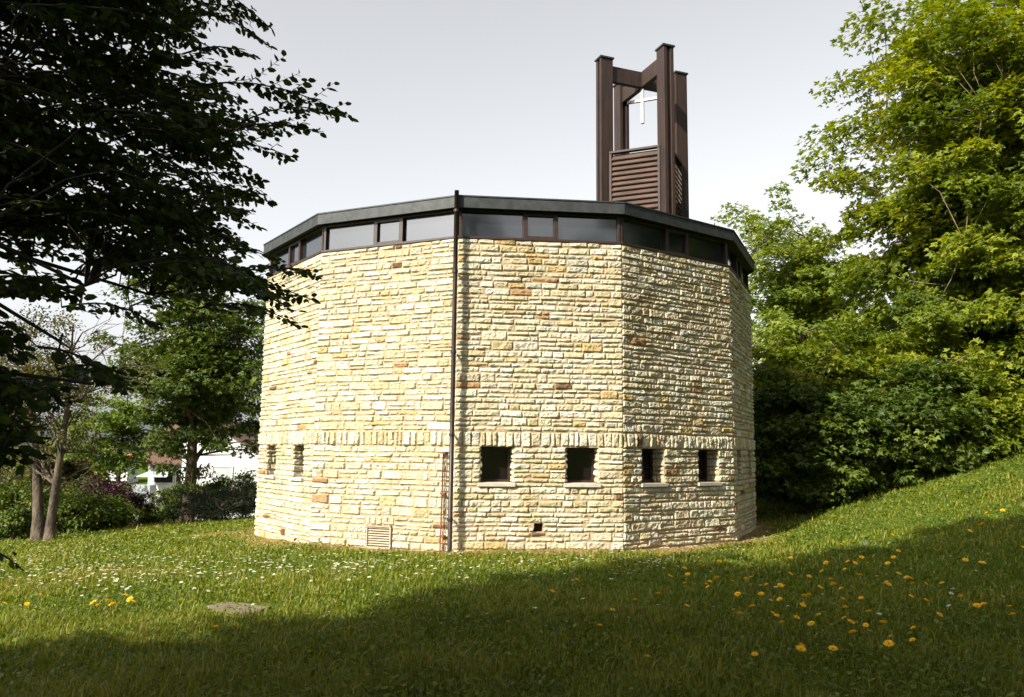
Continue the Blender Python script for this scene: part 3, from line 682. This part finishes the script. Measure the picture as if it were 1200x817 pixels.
def spray(base, tip, width, lsz=.088, dens=1.0, link=True):
    base = np.asarray(base, float); tip = np.asarray(tip, float); ax = tip - base; ln = np.linalg.norm(ax); ax = ax / ln
    pn = unit((UP + g.normal(size=3) * .28)[None])[0]; sd = np.cross(ax, pn); sd /= np.linalg.norm(sd); pn = np.cross(sd, ax)
    if link:
        i = int(np.argmin(np.linalg.norm(LP - base, axis=1))); q = LP[i]
        k1 = g.normal(size=3) * .05; bm.tube([loc_(q), loc_(q * .67 + base * .33 + UP * .06 + k1), loc_(q * .33 + base * .67 + UP * .05 - k1), loc_(base)], [.010, .008, .007, .005], 5)
    main = [base + ax * ln * f_ + UP * (.10 * ln * math.sin(f_ * PI) - .05 * ln * f_ ** 2) for f_ in np.linspace(0, 1, 7)]
    bm.tube([loc_(p_) for p_ in main], [.009 * (1 - .8 * f_) + .0015 for f_ in np.linspace(0, 1, 7)], 4)
    def along(a_, b_, step):
        L_ = np.linalg.norm(b_ - a_); k = max(1, int(L_ / step)); dd = (b_ - a_) / L_; sgn = 1
        sdd = np.cross(dd, pn)
        for j in range(k + 1):
            sgn = -sgn; pos = a_ + dd * L_ * (j / k)
            P_.append(pos); D_.append(dd * .7 + sdd * sgn * .75 + g.normal(size=3) * .18 - UP * .22); N_.append(pn * .8 + g.normal(size=3) * .55); S_.append(lsz * g.uniform(.6, 1.25) * (.75 + .25 * (1 - j / (k + 1))))
    nb = int(ln / .085 * dens); sg = 1
    for j in range(nb):
        f_ = (j + .7) / nb; p0 = base + ax * ln * f_ + UP * (.10 * ln * math.sin(f_ * PI) - .05 * ln * f_ ** 2)
        sg = -sg; l2 = width * (.35 + .9 * math.sin(PI * min(1, .15 + .85 * f_)) ** .8) * g.uniform(.6, 1.15) * (1 - .55 * f_)
        dv = ax * .75 + sd * sg * .75 + g.normal(size=3) * .12; e_ = p0 + dv * l2 - UP * .12 * l2
        bm.tube([loc_(p0), loc_(e_)], [.004, .0015], 3)
        along(p0, e_, .040)
    along(main[3], main[6], .035)
TIPS = [(408, 124, 6.6, 1.5, .42), (398, 127, 6.9, 1.1, .3), (375, 150, 7, .9, .3), (345, 178, 7.0, 1.1, .32), (318, 28, 6.8, .9, .22), (300, 20, 6.8, .8, .25), (318, 52, 6.9, .7, .14), (270, 78, 7, .9, .3), (300, 62, 6.5, .7, .16),
        (305, 205, 7.2, 1.0, .3), (318, 232, 7.2, .9, .28), (300, 258, 7.4, 1.0, .3), (310, 222, 7.6, 1.1, .3), (296, 285, 7.2, 1.0, .35), (372, 318, 7.3, 1.2, .32), (368, 345, 7.1, 1.1, .30), (350, 376, 7.0, 1.0, .26), (330, 300, 7.5, 1.0, .35),
        (330, 342, 7.8, 1.2, .36), (285, 330, 7.6, 1.2, .36), (345, 358, 7.2, 1.0, .3), (262, 352, 7.4, 1.0, .3), (190, 378, 7, 1.0, .3), (282, 110, 7.4, 1.1, .35), (292, 135, 7.2, 1.1, .35), (325, 150, 7.4, 1.2, .35)]
for (u, v, d, ln, w) in TIPS:
    tip = at(u, v, d); dr = np.array([g.uniform(.85, 1), g.uniform(-.35, .25), g.uniform(-.15, .12) - (.35 if v < 60 else 0)]); dr /= np.linalg.norm(dr)
    spray(tip - dr * ln, tip, w)
def inpoly(x, y, poly):
    c = False; j = len(poly) - 1
    for i in range(len(poly)):
        (xi, yi), (xj, yj) = poly[i], poly[j]
        if (yi > y) != (yj > y) and x < (xj - xi) * (y - yi) / (yj - yi) + xi: c = not c
        j = i
    return c
PA = [(-260, -260), (300, -260), (285, 10), (250, 30), (235, 75), (262, 95), (290, 150), (285, 290), (310, 320), (325, 345), (255, 335), (175, 322), (110, 300), (60, 300), (-20, 330), (-260, 360)]
PB = [(-260, 330), (0, 330), (20, 345), (70, 330), (110, 345), (165, 395), (190, 420), (160, 440), (140, 470), (95, 490), (60, 470), (40, 540), (0, 560), (-260, 700)]
GAPS = [(70, 395, 32), (128, 370, 34), (150, 400, 26), (25, 345, 20), (110, 460, 22), (110, 320, 12), (205, 92, 10), (95, 25, 9), (15, 15, 8), (45, 250, 9), (300, 178, 10), (180, 278, 9)]
cnt = 0
while cnt < 640:
    u, v = g.uniform(-60, 330), g.uniform(-180, 560)
    ia, ib_ = inpoly(u, v, PA), inpoly(u, v, PB)
    if not (ia or (ib_ and g.uniform() < .75)): continue
    if any(math.hypot(u - a_, v - b_) < c_ + 8 for a_, b_, c_ in GAPS): continue
    d = g.uniform(5.6, 6.4 + 2.0 * np.clip(u / 250, 0, 1)) if ia else g.uniform(5.0, 6.2)
    tip = at(u, v, d); dr = np.array([g.uniform(.5, 1), g.uniform(-.7, .7), g.uniform(-.35, .2)]); dr /= np.linalg.norm(dr); ln = g.uniform(.5, .95)
    spray(tip - dr * ln, tip, .27, lsz=.092 if ia else .11, dens=.95); cnt += 1
for k in range(260):     # the rest of the crown, above and to the left of the view
    d = g.normal(size=3); d /= np.linalg.norm(d); c = np.array([bx + 1.5, by - 1.5, bz + 8.6]) + d * np.array([2.6, 2.6, 3.8]) * g.uniform(.6, 1)
    spray(c - d * .9, c, .45, lsz=.15, dens=.7)
spray(at(-40, 640, 5.0), at(24, 662, 5.2), .10, lsz=.06, dens=.5)
for k in range(6): bm.tube([loc_(at(-150, 600, 5.6)), loc_(at(-90, 625, 5.2)), loc_(at(-40, 640, 5.0))], [.012, .01, .007], 5) if k == 0 else None
for k in range(330):     # unseen high canopy, added over the viewer to block skylight
    d = g.normal(size=3); d /= np.linalg.norm(d); c = np.array([-2.0, .6, bz + 10.6]) + d * np.array([5.2, 4.2, 2.4]) * g.uniform(.3, 1)
    spray(c - d * .9, c, .5, lsz=.17, dens=.7)
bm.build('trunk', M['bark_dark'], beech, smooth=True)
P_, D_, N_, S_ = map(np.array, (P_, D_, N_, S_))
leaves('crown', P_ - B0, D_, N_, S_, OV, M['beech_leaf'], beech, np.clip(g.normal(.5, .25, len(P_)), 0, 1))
print('beech leaves', len(P_))

# ------------------------------------------------------------------ houses in the valley
def W(u, v, d): return at(u, v, d)
HD = 45.0
def hx(u): return float(at(u, 530, HD)[0])
def hz(v, u=240): return float(at(u, v, HD)[2])
house = empty('white_house', (hx(240), HD, gz(hx(240), HD))); tag(house, 'white gabled house with brown tiled roof down in the valley, left of the chapel', 'house')
HO = np.array([hx(240), HD, gz(hx(240), HD)])
ax_, ay_ = np.array([1., 0, 0]), np.array([0, 1., 0])
def hbuild(mb, name, m_, parent=house, **kw):
    mb.V = [tuple(np.array(v_) - HO) for v_ in mb.V]; return mb.build(name, M[m_], parent, **kw)
xa, xl, xr = hx(242), hx(214), hx(330)
za, zr_ = hz(494), hz(494) - (hx(330) - hx(242)) * .60
zl_ = hz(494) - (hx(242) - hx(214)) * .60; zb = -7.5
mb = MB(); q = [(xl, zb), (xr, zb), (xr, zr_), (xa, za), (xl, zl_)]
mb.add([(a_, HD, b_) for a_, b_ in q] + [(a_, HD + 9, b_) for a_, b_ in q], [(0, 1, 2, 3, 4), (9, 8, 7, 6, 5), (1, 6, 7, 2), (0, 4, 9, 5)])
w0 = HD + 1.0; wl = hx(166)
mb.box((0, 0, 0), ax_, ay_, UP, wl, xl - .002, w0, w0 + 7, zb, hz(546))
hbuild(mb, 'wall', 'white_wall')
mb = MB(); th = .14
for (x0, z0, x1, z1) in ((xa, za, xr + .35, zr_ - .2), (xl - .3, zl_ - .18, xa, za)):
    mb.add([(x0, HD - .25, z0 + .02), (x1, HD - .25, z1 + .02), (x1, HD + 9.3, z1 + .02), (x0, HD + 9.3, z0 + .02), (x0, HD - .25, z0 + .02 + th), (x1, HD - .25, z1 + .02 + th), (x1, HD + 9.3, z1 + .02 + th), (x0, HD + 9.3, z0 + .02 + th)],
           [(0, 3, 2, 1), (4, 5, 6, 7), (0, 1, 5, 4), (1, 2, 6, 5), (2, 3, 7, 6), (3, 0, 4, 7)])
ze = hz(546)
mb.add([(wl - .2, w0 - .5, ze), (xl - .01, w0 - .5, ze), (xl - .01, w0 + 3.5, ze + 2.6), (wl - .2, w0 + 3.5, ze + 2.6), (wl - .2, w0 - .5, ze + .12), (xl - .01, w0 - .5, ze + .12), (xl - .01, w0 + 3.5, ze + 2.72), (wl - .2, w0 + 3.5, ze + 2.72),
        (wl - .2, w0 + 7.4, ze), (xl - .01, w0 + 7.4, ze)], [(0, 3, 2, 1), (4, 5, 6, 7), (0, 1, 5, 4), (0, 4, 7, 3), (1, 2, 6, 5), (7, 6, 9, 8)])
hbuild(mb, 'roof', 'tile_brown')
def hwin(u0, u1, v0, v1, yd, name='window', m_='dark', fr='white_wall', sash=True):
    x0, x1, z1, z0 = hx(u0), hx(u1), hz(v0), hz(v1)
    f = MB()
    for (a_, b_, c_, d_) in ((x0 - .06, x1 + .06, z0 - .06, z0), (x0 - .06, x1 + .06, z1, z1 + .06), (x0 - .06, x0, z0, z1), (x1, x1 + .06, z0, z1)): f.box((0, 0, 0), ax_, ay_, UP, a_, b_, yd - .05, yd + .01, c_, d_)
    w = hbuild(f, name, fr)
    p2 = MB(); p2.box((0, 0, 0), ax_, ay_, UP, x0, x1, yd - .025, yd + .0, z0, z1); hbuild(p2, 'pane' if m_ != 'shutter' else 'shutter', m_, w)
hwin(251, 273, 547.5, 559, HD, m_='shutter'); hwin(200, 213, 557, 569, w0); hwin(174, 196, 558, 567, w0); hwin(236, 241, 505, 512, HD, m_='dark')
mb = MB(); x0, x1 = hx(170), hx(197)
mb.add([(x0, w0 - .01, hz(553)), (x1, w0 - .01, hz(553)), (x1, w0 - 1.0, hz(560)), (x0 - .4, w0 - 1.0, hz(560)), (x0, w0 - .01, hz(553) + .04), (x1, w0 - .01, hz(553) + .04), (x1, w0 - 1.0, hz(560) + .04), (x0 - .4, w0 - 1.0, hz(560) + .04)], [(0, 3, 2, 1), (4, 5, 6, 7), (3, 7, 6, 2), (0, 4, 7, 3), (1, 2, 6, 5)])
hbuild(mb, 'awning', 'shutter')
mb = MB(); x0, x1 = hx(160), hx(184)
mb.box((0, 0, 0), ax_, ay_, UP, x0, x1, w0 - 1.6, w0 - .8, zb, hz(569)); hbuild(mb, 'balcony_wall', 'shutter')
def small_house(u, depth, w, d, hwall, hroof, rm, lab, ztop):
    x = float(at(u, 530, depth)[0]); ox = np.array([x, depth, ztop - hwall - hroof]); o = empty('valley_house', tuple(ox)); tag(o, lab, 'house', 'houses far off in the valley')
    mb = MB(); mb.box((0, 0, 0), ax_, ay_, UP, -w / 2, w / 2, 0, d, -4, hwall); mb.add([(-w / 2, 0, hwall), (-w / 2, d, hwall), (-w / 2, d / 2, hwall + hroof - .05)], [(0, 1, 2)]); mb.add([(w / 2, 0, hwall), (w / 2, d, hwall), (w / 2, d / 2, hwall + hroof - .05)], [(0, 2, 1)]); mb.build('wall', M['white_wall'], o)
    mb = MB(); e_ = .4
    for y0, y1 in ((-e_, d / 2), (d + e_, d / 2)):
        mb.add([(-w / 2 - e_, y0, hwall - .2), (w / 2 + e_, y0, hwall - .2), (w / 2 + e_, y1, hwall + hroof), (-w / 2 - e_, y1, hwall + hroof), (-w / 2 - e_, y0, hwall - .05), (w / 2 + e_, y0, hwall - .05), (w / 2 + e_, y1, hwall + hroof + .15), (-w / 2 - e_, y1, hwall + hroof + .15)], [(0, 3, 2, 1), (4, 5, 6, 7), (0, 1, 5, 4), (0, 4, 7, 3), (1, 2, 6, 5)])
    mb.build('roof', M[rm], o)
    for xx in (-w / 4, w / 4):
        mb = MB(); mb.box((xx, 0, hwall * .5), ax_, ay_, UP, -.5, .5, -.03, -.005, -.6, .6); mb.build('window', M['dark'], o)
small_house(139, 200, 5, 6, 2.2, 2.0, 'tile_red', 'distant house with a red tiled roof seen between the trees at left', float(at(137, 533, 200)[2]))

# ------------------------------------------------------------------ slabs in the lawn
def slab(name, pts, h, lab, cat):
    P = [p_ for p_ in (on_ground(*q) for q in pts) if p_ is not None and p_[1] < 27.5]; c = np.mean(P, 0)
    mb = MB(); zt = c[2] + h
    m_ = []
    for i in range(len(P)):
        a_, b_ = P[i], P[(i + 1) % len(P)]
        for f_ in (0, .25, .5, .75): m_.append(a_ + (b_ - a_) * f_ + np.array([rnd.uniform(-.02, .02), rnd.uniform(-.03, .03), 0]))
    n_ = len(m_); mb.add([(p_[0], p_[1], zt - .15) for p_ in m_] + [(p_[0], p_[1], zt + rnd.uniform(-.006, .006)) for p_ in m_] + [(c[0], c[1], zt + .01)], [(i, (i + 1) % n_, n_ + (i + 1) % n_, n_ + i) for i in range(n_)] + [(n_ + i, n_ + (i + 1) % n_, 2 * n_) for i in range(n_)])
    o = mb.build(name, M['slab'], origin=(c[0], c[1], c[2])); tag(o, lab, cat); return P
SL = slab('stone_slab', [(243, 714), (288, 725), (316, 714), (272, 709)], .035, 'flat grey-brown concrete slab lying in the grass at the shadow edge', 'slab')
slab('path_stone', [(146, 616), (186, 617), (190, 613), (158, 612)], .10, 'pale path stone at the lawn edge between the shrubs', 'slab')

# ------------------------------------------------------------------ lawn grass
def grass(name, n, d0, d1, wscale, hscale, lat=1.32, seg=True):
    g = np.random.default_rng(int(d0 * 10) + n)
    y = np.exp(g.uniform(math.log(d0), math.log(d1), n)); x = (g.uniform(-.5, .5, n)) * lat * y
    y = y - .4
    keep = (wall_dist(x, y) > .06) & ~((x > 3) & (y > 25.5)) & ~((x < 3) & (y > 29))
    b_ = bareness(x, y); keep &= g.uniform(size=n) > b_ * .80
    sc = np.mean(SL, 0); keep &= np.hypot((x - sc[0]) / .50, (y - sc[1]) / .46) > 1
    x, y, b_ = x[keep], y[keep], b_[keep]; n = len(x); z = terrain(x, y)
    nz_ = np.array([mnoise.noise(Vector((a_ * .55, c_ * .55, 0))) + .6 * mnoise.noise(Vector((a_ * 2.3, c_ * 2.3, 5))) for a_, c_ in zip(x, y)])
    dist = y / 6
    h = (.062 + .04 * g.uniform(size=n) ** 2 + .035 * nz_) * hscale * (1 - .45 * b_); h = np.maximum(h, .03); h *= np.where(g.uniform(size=n) < .06, 1.9, 1)
    w = .0032 * np.maximum(1, dist) * wscale * g.uniform(.7, 1.4, n)
    az = g.uniform(0, 2 * PI, n); ln = g.uniform(.15, .95, n) * h
    dx, dy = np.cos(az), np.sin(az); sx, sy = -dy, dx
    B = np.stack([x, y, z - .01], 1); Dv = np.stack([dx, dy, dx * 0], 1); Sv = np.stack([sx, sy, dx * 0], 1)
    bl = B - Sv * w[:, None]; br = B + Sv * w[:, None]
    mid = B + Dv * (ln * .35)[:, None] + UP * (h * .62)[:, None]; tipp = B + Dv * ln[:, None] + UP * (h * g.uniform(.75, 1.05, n))[:, None]
    V = np.stack([bl, br, mid + Sv * w[:, None] * .75, mid - Sv * w[:, None] * .75, tipp], 1).reshape(-1, 3)
    i0 = np.arange(n) * 5
    F4 = np.stack([i0, i0 + 1, i0 + 2, i0 + 3], 1); F3 = np.stack([i0 + 3, i0 + 2, i0 + 4], 1)
    t_ = np.clip(.46 + .16 * g.normal(size=n) + .22 * nz_ + b_ * .35, 0, 1); dry = g.uniform(size=n) < .035 + .35 * b_; t_[dry] = g.uniform(.8, 1, dry.sum())
    return V, F4, F3, t_
parts = [grass('g', 150000, 4.6, 9.5, 1.0, 1.0, 1.36), grass('g', 150000, 8.5, 29, 1.15, .9, 1.36)]
V = []; F4 = []; F3 = []; T = []; o_ = 0
for v_, a_, b_, t_ in parts: V.append(v_); F4.append(a_ + o_); F3.append(b_ + o_); T.append(t_); o_ += len(v_)
go = mesh_np('grass', np.concatenate(V), [np.concatenate(F4), np.concatenate(F3)], M['grass'])
face_attr(go, 'tint', np.concatenate([np.concatenate(T)] * 2)); tag(go, 'unmown green lawn grass around the chapel', 'grass', kind='stuff')
# broad weed and clover leaves between the blades
n = 34000; y = np.exp(g.uniform(math.log(4.8), math.log(24), n)); x = g.uniform(-.5, .5, n) * 1.34 * y
k_ = (wall_dist(x, y) > .15) & (g.uniform(size=n) > bareness(x, y) * .6); x, y = x[k_], y[k_]; n = len(x)
az = g.uniform(0, 2 * PI, n); Pg = np.stack([x, y, terrain(x, y) + g.uniform(.01, .06, n)], 1); Dg = np.stack([np.cos(az), np.sin(az), g.uniform(-.1, .7, n)], 1)
wo_ = leaves('clover', Pg, Dg, UP[None] + g.normal(size=(n, 3)) * .35, g.uniform(.018, .065, n) * np.maximum(1, y / 12), OV, M['grass'], None, np.clip(g.normal(.35, .15, n), 0, .75))
tag(wo_, 'low clover and broad weed leaves growing through the lawn', 'ground cover', kind='stuff')

# ------------------------------------------------------------------ dandelions
def head_mesh(name, r_, npet, rows, dome, material, tmat=None):
    P = []; D = []; Nn = []; S = []
    gg = np.random.default_rng(4)
    for rr_, tilt in rows:
        for j in range(npet):
            a = 2 * PI * (j + gg.uniform(-.3, .3)) / npet; d = np.array([math.cos(a), math.sin(a), 0]); P.append(d * rr_ * .15 + UP * dome * (1 - rr_ / r_)); D.append(d * math.cos(tilt) + UP * math.sin(tilt)); Nn.append(UP * math.cos(tilt) - d * math.sin(tilt) + gg.normal(size=3) * .1); S.append(rr_)
    o = leaves(name, np.array(P), np.array(D), np.array(Nn), np.array(S), (np.array([(0, 0, 0), (.5, .13, .0), (1, .05, 0), (1, -.05, 0), (.5, -.13, .0)]), np.array([(0, 1, 2, 3, 4)])), material, None, gg.uniform(0, 1, len(P)))
    return o
def flower(name, label, cat, group, head, hstem, loc, az, tilt, s):
    o = empty(name, loc, az); o.scale = (s, s, s); tag(o, label, cat, group)
    h = head; h.parent = o; h.location = (tilt * hstem * .6, 0, hstem); h.rotation_euler = (0, tilt, 0)
    mb = MB(); mb.tube([(0, 0, -.02), (tilt * hstem * .15, 0, hstem * .5), (tilt * hstem * .6, 0, hstem)], [.0028, .0025, .0025], 5); mb.build('stem', M['stalk'], o)
    return o
DD = [(569,246),(634,225),(785,282),(832,279),(808,312),(722,256),(618,257),(661,266),(676,235),(692,231),(873,289),(947,292),(895,310),(887,339),(668,341),(673,352),(569,355),(318,365),(205,284),(234,244),(408,181),(365,168),(515,174),(550,175),(596,187),(647,158),(455,137),(485,128),(767,87),(818,119),(816,160),(882,130),(902,162),(943,181),(879,186),(901,102),(1062,128),(1103,128),(1112,40),(1100,42),(1068,56),(1152,8),(1167,40),(887,62),(960,42),(822,216),(966,220),(992,260),(1110,236),(785,243),(786,266),(733,150),(783,143),(795,130),(622,128),(655,118),(715,190),(757,190),(535,265),(291,220),(340,115),(145,175),(90,200),(1195,100),(1175,243),(930,173),(836,128),(603,249),(638,276),(694,208),(484,172),(1098,132),(1120,12),(800,131),(462,174),(402,146)]
gq = np.random.default_rng(77)
DD += [(float(u_), float(v_)) for u_, v_ in zip(np.clip(gq.normal(760, 190, 38), 330, 1180), np.clip(gq.normal(190, 75, 38), 40, 350))]
DLf = [(83,213),(232,230),(248,224),(265,230),(285,216),(310,222),(2,230),(505,290),(60,228),(300,230),(262,238),(225,234)]
protoD = None; protoD2 = None
def place(proto, loc, rz, s, label, tiltz=None):
    c = proto.copy(); COL.objects.link(c); c.location = loc; c.rotation_euler = (rnd.uniform(-.15, .15), rnd.uniform(-.15, .15), rz); c.scale = (s, s, s); c['label'] = label
    for ch in proto.children:
        d = ch.copy(); COL.objects.link(d); d.parent = c
    return c
GD = 'dandelions dotted through the lawn'
hd = head_mesh('flower_head', .032, 22, [(.032, .12), (.026, .45), (.018, .85), (.010, 1.2)], .004, M['petal_yellow'])
first = True
for (a_, b_) in DD + [(-9999, 0)] + DLf:
    if a_ == -9999: continue
    q = on_ground(a_ / 2 + 600, b_ / 2 + 603) if (a_, b_) in DD else on_ground(a_ / 2, b_ / 2 + 603)
    if q is None: continue
    left = (a_, b_) in DLf
    u_ = a_ / 2 + (0 if left else 600)
    if left: lab = 'yellow dandelion in the sunlit grass left of the concrete slab'
    elif u_ > 1100: lab = 'yellow dandelion high on the slope at the right edge of the lawn'
    elif b_ > 200: lab = 'yellow dandelion in the shaded foreground grass, lower right'
    elif u_ < 900: lab = 'small yellow dandelion near the edge of the shadow in front of the chapel'
    else: lab = 'yellow dandelion in the shade halfway up the slope on the right'
    s = rnd.uniform(.8, 1.25) * (1.0 if not left else .9)
    if first: protoD = flower('dandelion', lab, 'dandelion', GD, hd, .11, tuple(q), rnd.uniform(0, 6), .45, s); first = False
    else: place(protoD, tuple(q), rnd.uniform(0, 6), s, lab)
# one seed clock on a tall stalk
sp_ = np.random.default_rng(5).normal(size=(170, 3)); sp_ = unit(sp_)
clock = leaves('flower_head', sp_ * .006, sp_, np.roll(sp_, 1, 1), np.full(170, .024), (np.array([(0, .02, 0), (.8, .03, 0), (1, .3, 0), (1, -.3, 0), (.8, -.03, 0), (0, -.02, 0)]), np.array([(0, 1, 2, 3, 4, 5)])), M['petal_white'], None, np.ones(170))
q = on_ground(1014, 652); flower('dandelion', 'white dandelion seed clock on a tall stalk on the right-hand slope', 'dandelion', None, clock, .16, tuple(q), .5, .2, 1.35)

# ------------------------------------------------------------------ daisies: the 300 that show largest, the rest as one mass
GW = 'small white daisies scattered over the lawn'
spots = []
gd = np.random.default_rng(21)
def dens(u, v):
    w = 0
    w += 1.0 * math.exp(-((u - 340) / 130) ** 2 - ((v - 668) / 14) ** 2) * 1.2
    w += .9 * math.exp(-((u - 90) / 120) ** 2 - ((v - 675) / 22) ** 2)
    w += .35 * math.exp(-((u - 200) / 200) ** 2 - ((v - 640) / 18) ** 2)
    w += .6 * math.exp(-((u - 620) / 170) ** 2 - ((v - 668) / 12) ** 2)
    w += .8 * math.exp(-((u - 830) / 90) ** 2 - ((v - (645 - (u - 830) * .12)) / 13) ** 2)
    w += .25 * math.exp(-((u - 950) / 90) ** 2 - ((v - 622) / 12) ** 2)
    w += .012
    return w
while len(spots) < 900:
    u, v = gd.uniform(0, 1195), gd.uniform(606, 735)
    if gd.uniform() > dens(u, v): continue
    q = on_ground(u, v)
    if q is None or q[1] > 25 or wall_dist(q[0], q[1]) < .3: continue
    spots.append((q[1], u, v, q))
spots.sort(key=lambda t_: t_[0])
dh = head_mesh('flower_head', .021, 13, [(.021, .15)], .001, M['petal_white'])
first = True; protoW = None
for i, (d, u, v, q) in enumerate(spots[:300]):
    lab = 'tiny white daisy in the sunlit grass on the left half of the lawn' if u < 530 else 'tiny white daisy in the grass on the right half of the lawn'
    s = rnd.uniform(.8, 1.35)
    if first:
        protoW = flower('daisy', lab, 'daisy', GW, dh, .085, tuple(q), 0, .3, s); first = False
        mb = MB(); mb.tube([(0, 0, .0), (0, 0, .003)], [.0045, .003], 8); cn = mb.build('centre', M['petal_yellow'], protoW); cn.location = (.0153, 0, .0865)
    else: place(protoW, tuple(q), rnd.uniform(0, 6), s, lab)
rest = np.array([q for _, _, _, q in spots[300:]]); n = len(rest); P = []; D = []; S = []
for q in rest:
    s = gd.uniform(.8, 1.35); c = q + UP * .085 * s; tl = gd.normal(size=3) * .25
    for j in range(7):
        a = 2 * PI * j / 7; P.append(c); D.append(np.array([math.cos(a), math.sin(a), .15]) + tl * .5); S.append(.022 * s)
ds = leaves('daisies', np.array(P), np.array(D), np.tile(UP, (len(P), 1)), np.array(S), (np.array([(0, 0, 0), (.5, .3, .0), (1, .2, 0), (1, -.2, 0), (.5, -.3, .0)]), np.array([(0, 1, 2, 3, 4)])), M['petal_white'], None, gd.uniform(0, 1, len(P)))
tag(ds, 'farther white daisies strewn over the lawn up to the chapel', 'daisies', kind='stuff')
